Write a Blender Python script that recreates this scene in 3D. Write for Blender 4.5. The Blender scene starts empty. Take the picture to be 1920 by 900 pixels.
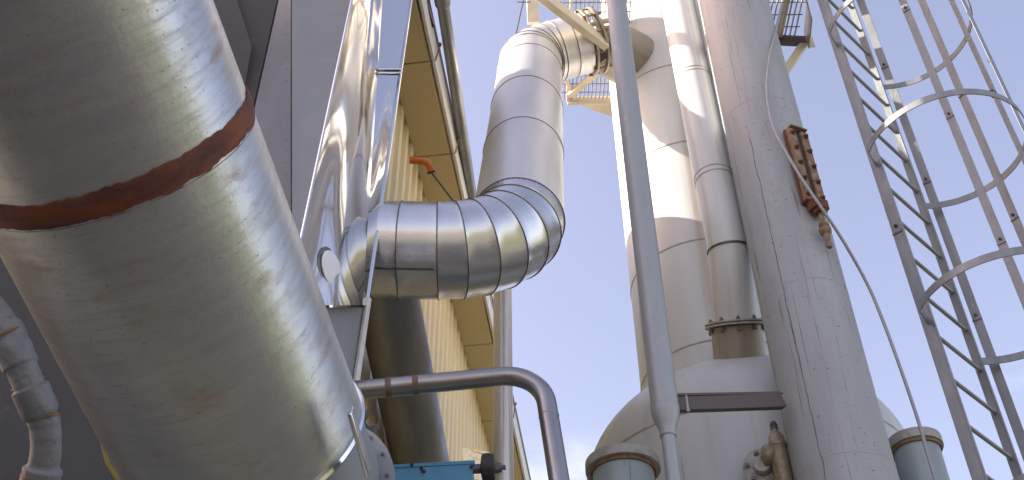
import bpy, bmesh, math, random
import numpy as np
from mathutils import Vector, Matrix, noise

random.seed(7)
S = bpy.context.scene
COL = S.collection
R_ = math.radians

# ------------------------------------------------------------------ camera
FPX = 2100.0                                   # focal length in px of the 1920 wide photograph
TH = math.atan2(FPX, 2300.0)                   # pitch: zenith vanishing point 2300 px above the centre
PH = math.atan2(25.0, 2300.0)                  # a touch of roll
Fw = Vector((0, math.cos(TH), math.sin(TH)))
U0 = Vector((0, -math.sin(TH), math.cos(TH)))
R0 = Vector((1, 0, 0))
Rt = R0 * math.cos(PH) - U0 * math.sin(PH)
Up = R0 * math.sin(PH) + U0 * math.cos(PH)
CAM = Vector((0, 0, 1.6))
cd = bpy.data.cameras.new('camera')
co = bpy.data.objects.new('camera', cd)
COL.objects.link(co)
cd.sensor_width = 36.0
cd.lens = FPX / 1920 * 36
cd.clip_start = 0.05
cd.clip_end = 5000
co.matrix_world = Matrix(((Rt.x, Up.x, -Fw.x, CAM.x), (Rt.y, Up.y, -Fw.y, CAM.y), (Rt.z, Up.z, -Fw.z, CAM.z), (0, 0, 0, 1)))
S.camera = co

# ------------------------------------------------------------------ light
SUN_EL, SUN_AZ = R_(30), R_(1.0)               # sun square on from the left
SUN = Vector((-math.cos(SUN_EL) * math.cos(SUN_AZ), math.cos(SUN_EL) * math.sin(SUN_AZ), math.sin(SUN_EL)))
sd = bpy.data.lights.new('sun', 'SUN')
sd.energy = 5.0
sd.angle = R_(0.5)
sd.color = (1.0, 0.93, 0.80)
so = bpy.data.objects.new('sun', sd)
COL.objects.link(so)
so.rotation_euler = SUN.to_track_quat('Z', 'Y').to_euler()
so.location = (-30, 5, 20)

W = bpy.data.worlds.new('World')
S.world = W
W.use_nodes = True
nt = W.node_tree
bg = nt.nodes['Background']
sky = nt.nodes.new('ShaderNodeTexSky')
sky.sky_type = 'NISHITA'
sky.sun_disc = False
sky.sun_elevation = SUN_EL
sky.sun_rotation = math.atan2(SUN.x, SUN.y)
sky.air_density = 1.0
sky.dust_density = 2.2
sky.ozone_density = 1.0
# a few faint clouds low over the horizon, and the milky lavender tint of the photograph's sky
tc = nt.nodes.new('ShaderNodeTexCoord')
mp = nt.nodes.new('ShaderNodeMapping')
mp.inputs['Scale'].default_value = (2.2, 2.2, 5.0)
nz = nt.nodes.new('ShaderNodeTexNoise')
nz.inputs['Scale'].default_value = 2.6
nz.inputs['Detail'].default_value = 7
nz.inputs['Roughness'].default_value = 0.55
cr = nt.nodes.new('ShaderNodeMapRange')
cr.inputs[1].default_value, cr.inputs[2].default_value = 0.56, 0.74
cr.inputs[4].default_value = 0.75
sep = nt.nodes.new('ShaderNodeSeparateXYZ')
hz = nt.nodes.new('ShaderNodeMapRange')
hz.inputs[1].default_value, hz.inputs[2].default_value = 0.545, 0.48
mul = nt.nodes.new('ShaderNodeMath'); mul.operation = 'MULTIPLY'
tint = nt.nodes.new('ShaderNodeMix'); tint.data_type = 'RGBA'; tint.blend_type = 'MULTIPLY'
tint.inputs[0].default_value = 1.0
tint.inputs[7].default_value = (1.42, 1.06, 0.95, 1)
mx = nt.nodes.new('ShaderNodeMix'); mx.data_type = 'RGBA'
mx.inputs[7].default_value = (5.0, 4.9, 5.2, 1)
L = nt.links.new
L(tc.outputs['Generated'], mp.inputs[0]); L(mp.outputs[0], nz.inputs['Vector']); L(nz.outputs[0], cr.inputs[0])
L(tc.outputs['Generated'], sep.inputs[0]); L(sep.outputs[2], hz.inputs[0])
L(cr.outputs[0], mul.inputs[0]); L(hz.outputs[0], mul.inputs[1])
L(sky.outputs[0], tint.inputs[6]); L(tint.outputs[2], mx.inputs[6]); L(mul.outputs[0], mx.inputs[0])
L(mx.outputs[2], bg.inputs['Color'])
bg.inputs['Strength'].default_value = 0.15

S.view_settings.view_transform = 'Standard'
S.view_settings.look = 'None'
S.view_settings.gamma = 1
S.view_settings.exposure = 1.35
S.cycles.max_bounces = 8
S.cycles.glossy_bounces = 6


# ------------------------------------------------------------------ surveying helpers (photograph px -> place)
def ray(x, y): return Fw + Rt * ((x - 960) / FPX) + Up * ((450 - y) / FPX)
def atD(x, y, d): return CAM + ray(x, y) * d
def atz(x, y, z):
    d = ray(x, y); return CAM + d * ((z - CAM.z) / d.z)
def atY(x, y, Y):
    d = ray(x, y); return CAM + d * (Y / d.y)
def vert_z(px, py, y):                          # height at which the upright through (px, py) crosses image row y
    m = (450 - y) / FPX
    q = Vector((px, py, 0)) - CAM
    a = q.dot(Up) - m * q.dot(Fw); b = Up.z - m * Fw.z
    return -a / b
def edges_axis(e1, e2, r):                      # axis of a cylinder of radius r from its two outline edges
    n1 = ray(*e1[0]).cross(ray(*e1[1])).normalized(); n2 = ray(*e2[0]).cross(ray(*e2[1])).normalized()
    mid = ray(sum(p[0] for p in e1 + e2) / 4, sum(p[1] for p in e1 + e2) / 4)
    if n1.dot(mid) < 0: n1 = -n1
    if n2.dot(mid) < 0: n2 = -n2
    d = n1.cross(n2).normalized()
    q = Matrix((n1, n2, d)).inverted() @ Vector((r, r, 0))
    return CAM + q, d
def on_axis(q, d, y):
    m = (450 - y) / FPX
    a = (q - CAM).dot(Up) - m * (q - CAM).dot(Fw); b = d.dot(Up) - m * d.dot(Fw)
    return q - d * (a / b)


# ------------------------------------------------------------------ materials
def mat(name, base, rough=0.5, metal=0.0, var=None, stains=(), bump=(), rvar=None, spec=0.5, coat=0.0):
    """var = (second colour, (sx,sy,sz), contrast); stains = [(colour, (sx,sy,sz), lo, hi, amount, detail)];
    bump = [((sx,sy,sz), distance)]; rvar = (rough2, (sx,sy,sz)). Coordinates run round and along each piece, in metres."""
    m = bpy.data.materials.new(name)
    m.use_nodes = True
    t = m.node_tree; N = t.nodes; K = t.links.new
    b = N['Principled BSDF']
    b.inputs['Roughness'].default_value = rough
    b.inputs['Metallic'].default_value = metal
    b.inputs['Specular IOR Level'].default_value = spec
    b.inputs['Coat Weight'].default_value = coat
    b.inputs['Coat Roughness'].default_value = 0.15
    at = N.new('ShaderNodeAttribute'); at.attribute_name = 'pc'
    oi = N.new('ShaderNodeObjectInfo')
    seedv = N.new('ShaderNodeVectorMath'); seedv.operation = 'SCALE'
    seedv.inputs[0].default_value = (17.0, 31.0, 23.0)
    K(oi.outputs['Random'], seedv.inputs['Scale'])
    def nse(sc, detail=4, off=0.0, rg=0.55):
        mp = N.new('ShaderNodeVectorMath'); mp.operation = 'MULTIPLY_ADD'
        mp.inputs[1].default_value = sc
        K(at.outputs['Vector'], mp.inputs[0])
        ad = N.new('ShaderNodeVectorMath'); ad.operation = 'ADD'
        ad.inputs[1].default_value = (off, off * 1.7, off * .6)
        K(seedv.outputs[0], ad.inputs[0]); K(ad.outputs[0], mp.inputs[2])
        n = N.new('ShaderNodeTexNoise'); n.inputs['Scale'].default_value = 1.0
        n.inputs['Detail'].default_value = detail; n.inputs['Roughness'].default_value = rg
        K(mp.outputs[0], n.inputs['Vector'])
        return n.outputs[0]
    def rng(s, lo, hi, a=0.0, c=1.0):
        r = N.new('ShaderNodeMapRange'); r.inputs[1].default_value = lo; r.inputs[2].default_value = hi
        r.inputs[3].default_value = a; r.inputs[4].default_value = c
        K(s, r.inputs[0]); return r.outputs[0]
    def mixc(f, a, c):
        x = N.new('ShaderNodeMix'); x.data_type = 'RGBA'
        K(f, x.inputs[0])
        if isinstance(a, tuple): x.inputs[6].default_value = a + (1,)
        else: K(a, x.inputs[6])
        x.inputs[7].default_value = c + (1,)
        return x.outputs[2]
    c = base
    if var:
        c = mixc(rng(nse(var[1], 5, 3.1), .5 - var[2], .5 + var[2]), c, var[0])
    metal_f = None
    for k, s in enumerate(stains):
        col, sc, lo, hi, amt = s[:5]
        f = rng(nse(sc, s[5] if len(s) > 5 else 5, 7.7 + 5.3 * k), lo, hi, 0, amt)
        c = mixc(f, c, col)
        if metal > 0.3:
            inv = N.new('ShaderNodeMath'); inv.operation = 'SUBTRACT'; inv.inputs[0].default_value = 1.0
            K(f, inv.inputs[1])
            if metal_f is None: metal_f = inv.outputs[0]
            else:
                mm = N.new('ShaderNodeMath'); mm.operation = 'MULTIPLY'
                K(metal_f, mm.inputs[0]); K(inv.outputs[0], mm.inputs[1]); metal_f = mm.outputs[0]
    if isinstance(c, tuple): b.inputs['Base Color'].default_value = c + (1,)
    else: K(c, b.inputs['Base Color'])
    if metal_f is not None:
        mm = N.new('ShaderNodeMath'); mm.operation = 'MULTIPLY'; mm.inputs[1].default_value = metal
        K(metal_f, mm.inputs[0]); K(mm.outputs[0], b.inputs['Metallic'])
    if rvar:
        K(rng(nse(rvar[1], 4, 1.3), .3, .7, rough, rvar[0]), b.inputs['Roughness'])
    prev = None
    for k, (sc, dist) in enumerate(bump):
        bn = N.new('ShaderNodeBump'); bn.inputs['Strength'].default_value = 1.0
        bn.inputs['Distance'].default_value = dist
        K(nse(sc, 3, 11 + k), bn.inputs['Height'])
        if prev: K(prev, bn.inputs['Normal'])
        prev = bn.outputs[0]
    if prev: K(prev, b.inputs['Normal'])
    return m

MT = {}
MT['drum'] = mat('weathered_galvanised', (.54, .55, .535), .33, .85, ((.43, .44, .435), (5, 5, 34), .35),
    [((.20, .17, .09), (5, 5, 9), .54, .74, .42), ((.27, .27, .24), (9, 9, 75), .50, .72, .45), ((.27, .12, .04), (6, 6, 16), .60, .78, .6), ((.10, .09, .07), (70, 70, 140), .66, .74, .6, 2)],
    [((3, 3, 1.5), .006), ((60, 60, 60), .0006)], (.36, (4, 4, 10)))
MT['duct'] = mat('bright_duct_steel', (.66, .65, .645), .36, .40, ((.57, .56, .555), (6, 6, 2), .25),
    [((.35, .27, .18), (6, 6, 2.0), .66, .85, .35)], [((3.2, 3.2, 2.2), .004), ((50, 50, 30), .0003)], (.40, (9, 9, 3)))
MT['duct_low'] = mat('bright_duct_steel_low', (.66, .67, .68), .25, .86, ((.55, .56, .57), (6, 6, 2), .25),
    [((.30, .24, .18), (6, 6, 2.0), .64, .85, .4)], [((3.0, 3.0, 2.2), .004), ((40, 40, 3), .00018)], (.30, (12, 12, 3)))
MT['seam'] = mat('dark_seam', (.22, .21, .20), .45, .8, ((.12, .11, .10), (30, 30, 30), .2))
MT['mirror'] = mat('polished_cladding', (.74, .73, .71), .05, 1.0, None,
    [((.45, .36, .24), (8, 8, 1.6), .68, .9, .3)], (), (.09, (3, 3, 3)))
MT['trim'] = mat('bright_edge_trim', (.80, .80, .80), .18, 1.0, ((.65, .65, .65), (9, 9, 3), .3))
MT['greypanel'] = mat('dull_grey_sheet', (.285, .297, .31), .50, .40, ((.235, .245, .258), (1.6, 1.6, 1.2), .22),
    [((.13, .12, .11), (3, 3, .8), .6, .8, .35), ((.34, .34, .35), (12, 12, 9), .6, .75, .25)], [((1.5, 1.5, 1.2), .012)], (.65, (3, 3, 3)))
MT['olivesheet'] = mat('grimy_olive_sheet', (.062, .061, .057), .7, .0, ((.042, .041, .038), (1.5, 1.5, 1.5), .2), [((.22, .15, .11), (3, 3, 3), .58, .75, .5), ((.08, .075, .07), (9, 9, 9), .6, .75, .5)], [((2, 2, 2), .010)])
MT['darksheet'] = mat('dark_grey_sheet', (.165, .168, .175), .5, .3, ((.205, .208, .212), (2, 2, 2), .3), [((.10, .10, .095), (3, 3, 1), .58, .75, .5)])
MT['column'] = mat('white_gloss_column', (.67, .685, .68), .30, .0, ((.57, .575, .565), (5, 5, .8), .22),
    [((.42, .29, .15), (13, 13, .35), .555, .74, .50), ((.26, .22, .17), (16, 16, 7), .70, .80, .4)], [((5, 5, 1.5), .004)], (.45, (4, 4, 1)), .5)
MT['stack'] = mat('chalky_grey_stack', (.385, .40, .415), .62, .0, ((.29, .305, .315), (7, 7, 1.2), .28),
    [((.15, .13, .12), (30, 30, 1.6), .635, .71, .8, 7), ((.08, .07, .065), (34, 34, 80), .665, .72, .9, 3), ((.12, .11, .105), (75, 75, .9), .64, .70, .75, 3), ((.25, .225, .20), (6, 6, 4), .60, .78, .5), ((.25, .22, .2), (14, 14, 14), .69, .75, .6)],
    [((9, 9, 4), .004), ((60, 60, 60), .0010)])
MT['vessel'] = mat('grey_white_vessel', (.585, .60, .60), .36, .0, ((.49, .50, .50), (4, 4, .9), .25),
    [((.33, .23, .15), (12, 12, .6), .58, .80, .40), ((.22, .18, .15), (30, 30, 20), .70, .78, .5)], [((5, 5, 3), .004)], (.5, (4, 4, 2)))
MT['slim'] = mat('dull_galvanised_pipe', (.36, .375, .385), .46, .25, ((.33, .345, .36), (25, 25, 5), .25),
    [((.15, .15, .15), (60, 60, 25), .66, .74, .6), ((.47, .48, .48), (40, 40, 12), .62, .72, .4)], [((30, 30, 12), .0012)])
MT['ladder'] = mat('hot_dip_galvanised', (.275, .288, .30), .44, .2, ((.185, .20, .21), (14, 14, 5), .25),
    [((.40, .41, .42), (30, 30, 12), .62, .74, .4)], [((40, 40, 40), .0008)])
MT['darkpipe'] = mat('dark_weathered_steel', (.31, .305, .30), .36, .70, ((.21, .205, .20), (9, 9, 3), .25),
    [((.26, .11, .05), (9, 9, .5), .56, .72, .7), ((.33, .31, .28), (40, 40, 40), .64, .72, .4)], [((20, 20, 8), .0012)], (.52, (7, 7, 7)))
MT['bent'] = mat('drawn_steel_pipe', (.38, .365, .355), .27, .9, ((.27, .25, .24), (12, 12, 4), .28),
    [((.26, .11, .05), (14, 14, 5), .64, .78, .55)], [((30, 30, 8), .0008)], (.38, (9, 9, 3)))
MT['pale_pipe'] = mat('aluminium_clad_pipe', (.80, .75, .69), .30, .55, ((.70, .64, .58), (10, 10, 2), .3),
    [((.45, .34, .22), (20, 20, 1.0), .64, .8, .4)], [((12, 12, 6), .002)])
MT['rust'] = mat('flaking_rust', (.12, .045, .022), .85, .0, ((.13, .045, .025), (18, 18, 18), .16),
    [((.24, .10, .035), (30, 30, 30), .58, .70, .8), ((.05, .03, .025), (24, 24, 60), .62, .70, .8)], [((60, 60, 60), .004)])
MT['strap'] = mat('rusty_strap', (.21, .065, .022), .85, .0, ((.095, .036, .028), (6, 6, 26), .14),
    [((.07, .035, .03), (12, 12, 60), .60, .68, .85), ((.20, .09, .075), (5, 5, 8), .52, .70, .7)], [((40, 40, 60), .003)])
MT['brownband'] = mat('brown_rust_band', (.15, .065, .045), .6, .3, ((.24, .19, .17), (25, 25, 25), .25))
MT['rusty_paint'] = mat('rusted_primer', (.27, .21, .14), .75, .0, ((.17, .085, .04), (22, 22, 22), .15),
    [((.30, .11, .03), (30, 30, 30), .55, .68, .9), ((.06, .04, .03), (40, 40, 40), .64, .72, .8)], [((60, 60, 60), .003)])
MT['black'] = mat('grimy_black', (.025, .024, .026), .5, .0, ((.05, .045, .04), (30, 30, 30), .2))
MT['wall'] = mat('cream_wall_sheet', (.76, .65, .40), .42, .0, ((.68, .57, .34), (3, 3, .7), .3),
    [((.36, .30, .18), (9, 9, .5), .62, .8, .35)], [((4, 4, 1), .003)])
MT['soffit'] = mat('tan_soffit', (.60, .49, .26), .5, .0, ((.53, .43, .23), (2, 2, 2), .3),
    [((.42, .33, .16), (5, 5, 5), .6, .75, .4)], [((3, 3, 3), .003)])
MT['fascia'] = mat('white_fascia', (.74, .72, .66), .35, .0, ((.64, .61, .54), (4, 1.2, 4), .3))
MT['roof'] = mat('roof_sheet', (.35, .34, .32), .5, .2)
MT['white'] = mat('flaking_white_paint', (.70, .69, .66), .5, .0, ((.58, .57, .55), (14, 14, 14), .2),
    [((.35, .33, .30), (50, 50, 50), .62, .72, .6)], [((30, 30, 30), .003)])
MT['lagging'] = mat('painted_lagging', (.215, .212, .222), .6, .1, ((.145, .142, .15), (25, 25, 20), .22),
    [((.20, .18, .17), (60, 60, 40), .64, .74, .7)], [((30, 30, 22), .006), ((120, 120, 120), .001)])
MT['brass'] = mat('amber_joint', (.32, .15, .03), .5, .2, ((.12, .05, .02), (60, 60, 60), .2))
MT['teal'] = mat('teal_machine_paint', (.085, .28, .44), .38, .0, ((.065, .22, .36), (8, 8, 8), .2),
    [((.03, .05, .06), (50, 50, 50), .68, .74, .7)], [((25, 25, 25), .001)])
MT['darkteal'] = mat('dark_teal_guard', (.02, .10, .13), .5)
MT['gunmetal'] = mat('gear_grey', (.20, .19, .20), .5, .5, ((.12, .11, .12), (30, 30, 30), .2))
MT['bluegrey'] = mat('blue_grey_standpipe', (.38, .44, .46), .45, .1, ((.30, .355, .375), (9, 9, 1.4), .25),
    [((.20, .18, .15), (30, 30, 6), .64, .75, .5)], [((20, 20, 8), .0015)])
MT['flange'] = mat('stained_flange', (.47, .46, .43), .5, .1, ((.30, .28, .24), (16, 16, 16), .2),
    [((.20, .12, .06), (25, 25, 25), .6, .72, .7)], [((50, 50, 50), .001)])
MT['nozzle'] = mat('stained_nozzle', (.38, .34, .27), .42, .1, ((.27, .23, .17), (12, 12, 1.5), .25),
    [((.16, .09, .05), (25, 25, .8), .60, .72, .8)], [((20, 20, 8), .001)])
MT['valve'] = mat('ochre_valve', (.36, .30, .19), .45, .2, ((.24, .18, .12), (25, 25, 25), .2),
    [((.13, .07, .05), (30, 30, 12), .58, .7, .7)], [((50, 50, 50), .0015)])
MT['channel'] = mat('dark_rusty_channel', (.10, .093, .093), .6, .3, ((.12, .078, .07), (8, 20, 20), .2),
    [((.30, .28, .26), (60, 60, 60), .68, .74, .6)])
MT['cream_beam'] = mat('cream_beam_paint', (.66, .60, .46), .45, .0, ((.54, .47, .33), (9, 9, 9), .25),
    [((.30, .20, .10), (20, 20, 20), .66, .76, .5)])
MT['grating'] = mat('grating_steel', (.38, .37, .34), .5, .4, ((.28, .26, .23), (20, 20, 20), .25))
MT['cable'] = mat('grey_cable', (.33, .34, .35), .5, .3)
MT['orange'] = mat('orange_plastic', (.75, .20, .02), .4, .0, ((.65, .16, .02), (20, 20, 20), .3))
MT['yellow'] = mat('yellow_green_wire', (.45, .42, .08), .5)
MT['porthole'] = mat('white_cap', (.82, .83, .86), .35, .0, ((.72, .73, .76), (12, 12, 12), .3))
MT['foil'] = mat('pale_gold_sheet', (.78, .66, .44), .22, .6, ((.66, .54, .34), (9, 9, 9), .3), (), [((7, 7, 7), .02)])
MT['ground'] = mat('yard_concrete', (.22, .205, .17), .9, .0, ((.15, .14, .12), (.5, .5, .5), .25), [((.10, .095, .08), (1.5, 1.5, 1.5), .58, .75, .5)])


# ------------------------------------------------------------------ mesh building
class MB:
    def __init__(self): self.v = []; self.f = []; self.pc = []
    def add(self, vs, fs, pcs=None):
        o = len(self.v)
        self.v += [Vector(p) for p in vs]
        self.pc += [Vector(p) for p in (pcs if pcs else vs)]
        self.f += [tuple(o + i for i in f) for f in fs]
        return self
    def sweep(self, pts, rad, n=24, caps=True, flat=None):
        pts = [Vector(p) for p in pts]
        if not hasattr(rad, '__len__'): rad = [rad] * len(pts)
        m = len(pts)
        tang = []
        for i in range(m):
            a = (pts[i] - pts[i - 1]).normalized() if i else None
            b = (pts[i + 1] - pts[i]).normalized() if i < m - 1 else None
            if a is not None and a.length < .5: a = None
            if b is not None and b.length < .5: b = None
            t = (a + b) if a is not None and b is not None else (a if a is not None else b)
            tang.append(t.normalized() if t is not None else tang[-1])
        t0 = tang[0]
        ref = Vector((0, 1, 0)) if abs(t0.y) < .8 else Vector((0, 0, 1))
        u = (ref - t0 * ref.dot(t0)).normalized()
        vs, pcs, s = [], [], 0.0
        for i in range(m):
            if i:
                q = tang[i - 1].rotation_difference(tang[i]); u = q @ u
                s += (pts[i] - pts[i - 1]).length
            u = (u - tang[i] * u.dot(tang[i])).normalized()
            w = tang[i].cross(u)
            k = 1.0
            if 0 < i < m - 1:
                c = (pts[i] - pts[i - 1]).normalized().dot(tang[i]) if (pts[i] - pts[i - 1]).length > 1e-6 else 1
                k = 1 / max(c, .6)
            for j in range(n):
                a = 2 * math.pi * j / n
                ca, sa = math.cos(a), math.sin(a)
                off = (u * ca + w * sa)
                vs.append(pts[i] + off * rad[i])
                pcs.append((rad[i] * ca, rad[i] * sa, s))
        fs = []
        for i in range(m - 1):
            for j in range(n):
                k2 = (j + 1) % n
                fs.append((i * n + j, i * n + k2, (i + 1) * n + k2, (i + 1) * n + j))
        if caps:
            fs.append(tuple(range(n - 1, -1, -1))); fs.append(tuple((m - 1) * n + j for j in range(n)))
        return self.add(vs, fs, pcs)
    def lathe(self, A, D, prof, n=32, caps=True):
        D = Vector(D).normalized(); A = Vector(A)
        ref = Vector((0, 1, 0)) if abs(D.y) < .8 else Vector((0, 0, 1))
        u = (ref - D * ref.dot(D)).normalized(); w = D.cross(u)
        vs, pcs, s = [], [], 0
        for i, (t, r) in enumerate(prof):
            if i: s += math.hypot(t - prof[i - 1][0], r - prof[i - 1][1])
            for j in range(n):
                a = 2 * math.pi * j / n
                vs.append(A + D * t + (u * math.cos(a) + w * math.sin(a)) * r)
                pcs.append((r * math.cos(a), r * math.sin(a), s))
        fs = []
        for i in range(len(prof) - 1):
            for j in range(n):
                k = (j + 1) % n
                fs.append((i * n + j, i * n + k, (i + 1) * n + k, (i + 1) * n + j))
        if caps:
            m = len(prof)
            fs.append(tuple(range(n - 1, -1, -1))); fs.append(tuple((m - 1) * n + j for j in range(n)))
        return self.add(vs, fs, pcs)
    def ring(self, A, D, r, w=.012, h=.006, n=48):   # a raised band round a cylinder
        return self.lathe(A, D, [(-w / 2, r - .01), (-w / 2, r + h * .6), (-w / 4, r + h), (w / 4, r + h), (w / 2, r + h * .6), (w / 2, r - .01)], n, False)
    def box(self, c, ax, ay, az, dx, dy, dz, bev=.004):
        ax, ay, az = Vector(ax).normalized(), Vector(ay).normalized(), Vector(az).normalized()
        bm = bmesh.new()
        bmesh.ops.create_cube(bm, size=1.0)
        for v in bm.verts: v.co = Vector((v.co.x * dx, v.co.y * dy, v.co.z * dz))
        if bev:
            bmesh.ops.bevel(bm, geom=list(bm.edges), offset=min(bev, dx * .3, dy * .3, dz * .3), segments=1, affect='EDGES')
        bm.verts.index_update()
        c = Vector(c)
        vs = [c + ax * v.co.x + ay * v.co.y + az * v.co.z for v in bm.verts]
        self.add(vs, [tuple(v.index for v in f.verts) for f in bm.faces], [tuple(v.co + Vector((.37, .11, .23)) * (1 + len(self.v) * .01)) for v in bm.verts])
        bm.free()
        return self
    def bar(self, a, b, w, h, side=None, bev=.003):   # bar from a to b; w across 'side', h the other way
        a, b = Vector(a), Vector(b)
        d = (b - a).normalized()
        s = Vector(side) if side is not None else (Vector((0, 0, 1)) if abs(d.z) < .9 else Vector((1, 0, 0)))
        s = (s - d * s.dot(d)).normalized()
        return self.box((a + b) / 2, s, d.cross(s), d, w, h, (b - a).length, bev)
    def prism(self, poly, ext):
        poly = [Vector(p) for p in poly]; ext = Vector(ext); n = len(poly)
        vs = poly + [p + ext for p in poly]
        fs = [tuple(range(n - 1, -1, -1)), tuple(range(n, 2 * n))] + [(i, (i + 1) % n, n + (i + 1) % n, n + i) for i in range(n)]
        return self.add(vs, fs)
    def mesh(self, name, m, inv=None):
        me = bpy.data.meshes.new(name)
        vs = [inv @ p for p in self.v] if inv is not None else self.v
        me.from_pydata([tuple(p) for p in vs], [], self.f)
        bm = bmesh.new(); bm.from_mesh(me)
        bmesh.ops.recalc_face_normals(bm, faces=list(bm.faces))
        bm.to_mesh(me); bm.free()
        a = me.attributes.new('pc', 'FLOAT_VECTOR', 'POINT')
        a.data.foreach_set('vector', [c for p in self.pc for c in p])
        me.polygons.foreach_set('use_smooth', [True] * len(me.polygons))
        me.set_sharp_from_angle(angle=R_(38))
        me.materials.append(m)
        return me
    def build(self, name, m, parent=None):
        inv = WM[parent.name].inverted() if parent is not None else None
        o = bpy.data.objects.new(name, self.mesh(name, MT[m] if isinstance(m, str) else m, inv))
        COL.objects.link(o)
        if parent is not None:
            o.parent = parent
            WM[o.name] = WM[parent.name].copy()
        else:
            WM[o.name] = Matrix.Identity(4)
        return o

WM = {}
def tag(o, label=None, cat=None, group=None, kind=None):
    if label: o['label'] = label
    if cat: o['category'] = cat
    if group: o['group'] = group
    if kind: o['kind'] = kind
    return o
def thing(name, label, cat, loc=(0, 0, 0), group=None):
    o = bpy.data.objects.new(name, None)
    COL.objects.link(o)
    o.location = loc
    o.empty_display_size = .2
    WM[o.name] = Matrix.Translation(Vector(loc))
    return tag(o, label, cat, group)
def clone(o, off, parent=None):                 # copy a part (sharing mesh data) moved by off
    c = o.copy(); COL.objects.link(c)
    c.parent = parent if parent is not None else o.parent
    c.location = Vector(o.location) + Vector(off)
    WM[c.name] = WM[o.name].copy()
    return c
X, Y, Z = Vector((1, 0, 0)), Vector((0, 1, 0)), Vector((0, 0, 1))

def arc(p0, p1, p2, rad, k=8):                   # rounded corner at p1: points of the fillet
    p0, p1, p2 = Vector(p0), Vector(p1), Vector(p2)
    a = (p0 - p1).normalized(); b = (p2 - p1).normalized()
    ang = a.angle(b)
    tl = rad / math.tan(ang / 2)
    c = p1 + (a + b).normalized() * (rad / math.sin(ang / 2))
    s, e = p1 + a * tl, p1 + b * tl
    q = (s - c).rotation_difference(e - c)
    out = []
    ax, an = q.to_axis_angle()
    for i in range(k + 1):
        out.append(c + Matrix.Rotation(an * i / k, 3, ax) @ (s - c))
    return out
def smooth_path(pts, k=6):                       # Catmull-Rom through pts
    pts = [Vector(p) for p in pts]
    P = [pts[0] * 2 - pts[1]] + pts + [pts[-1] * 2 - pts[-2]]
    out = []
    for i in range(1, len(P) - 2):
        for j in range(k):
            t = j / k
            a, b, c, d = P[i - 1], P[i], P[i + 1], P[i + 2]
            out.append(.5 * ((2 * b) + (c - a) * t + (2 * a - 5 * b + 4 * c - d) * t * t + (3 * b - a - 3 * c + d) * t ** 3))
    out.append(pts[-1])
    return out
def hexbolt(mb, p, d, r=.012, h=.010):
    return mb.lathe(p, d, [(0, r), (h, r), (h * 1.01, r * .55), (h * 1.9, r * .5)], 6)

# ================================================================== SETTING
g = MB().add([(-600, -600, 0), (600, -600, 0), (600, 600, 0), (-600, 600, 0)], [(0, 1, 2, 3)]).build('ground', 'ground')
tag(g, 'bare concrete yard under the pipework', None, None, 'structure')

# tall clipped hedge along the far right boundary, outside the frame, mirrored in the metal
hm = MB(); vs, pcs, fs = [], [], []
NU, NV = 140, 9
for i in range(NU + 1):
    for j in range(NV + 1):
        t = j / NV
        x = 17 + (0 if t < .6 else (t - .6) * 7) + noise.noise(Vector((i * .7, j * .8, 1))) * .5
        z = min(t / .6, 1) * (4.6 + noise.noise(Vector((i * .31, j * .4, 8))) * .6)
        vs.append((x, -35 + i * .6, z)); pcs.append((x, i * .6, z))
for i in range(NU):
    for j in range(NV):
        k = i * (NV + 1) + j; fs.append((k, k + 1, k + NV + 2, k + NV + 1))
MT['hedge'] = mat('hedge_leaf', (.085, .105, .03), .8, .0, ((.04, .06, .018), (2.5, 2.5, 2.5), .2))
tag(hm.add(vs, fs, pcs).build('hedge', 'hedge'), 'long clipped green hedge on the far right side of the yard, outside the picture', 'hedge')

# ------------------------------------------------------------------ cream building with corrugated wall
EZ = 7.80                                       # eave height
o1, o2 = atz(795, 50, EZ), atz(925, 640, EZ)    # outer soffit edge
i1, i2 = atz(745, 160, EZ), atz(912, 840, EZ)   # wall line under the soffit
ED = (o2 - o1).normalized(); EN = Vector((ED.y, -ED.x, 0))          # along the eave; outward
def eave(s, off, z): 
    return Vector((o1.x, o1.y, 0)) + ED * (s - (o1.y)) + EN * off + Z * z     # s ~ metres along, off outward from the outer edge
WOFF = (i1 - o1).dot(EN)                        # wall plane offset (negative)
b = thing('factory_building', 'cream corrugated building whose long eave runs away behind the ducts', 'building', eave(4.45, WOFF, 0))
Y0, Y1 = 4.45, 15.0
PW = .76; PITCH = .19; DEP = .045
def rib_panel():
    mb = MB(); prof = []
    for k in range(4):
        s = k * PITCH
        prof += [(s, -DEP), (s + .07, -DEP), (s + .095, 0), (s + .165, 0), (s + .19, -DEP)]
    prof = [p for i, p in enumerate(prof) if i == 0 or p != prof[i - 1]]
    vs, pcs, fs = [], [], []
    for (s, d) in prof:
        for z in (0.0, 2.6, 5.2, EZ + .06):
            vs.append(eave(Y0 + s, WOFF + d, z)); pcs.append((s, d, z))
    for i in range(len(prof) - 1):
        for j in range(3): fs.append((i * 4 + j, (i + 1) * 4 + j, (i + 1) * 4 + j + 1, i * 4 + j + 1))
    mb.add(vs, fs, pcs)
    # overlap lip of the sheet, so the joints are seen
    mb.bar(eave(Y0 + PW - .006, WOFF - DEP + .006, 0), eave(Y0 + PW - .006, WOFF - DEP + .006, EZ), .006, .012, EN, 0)
    return mb
wp = rib_panel().build('wall_panel', 'wall', b)
npan = int((Y1 - Y0) / PW)
for k in range(1, npan): clone(wp, ED * (PW * k))
MB().box(eave((Y0 + Y1) / 2, WOFF - .1 - 3.2, EZ / 2 - .1), EN, ED, Z, 6.4, Y1 - Y0 - .05, EZ - .25, 0).build('wall_core', 'olivesheet', b)
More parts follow.
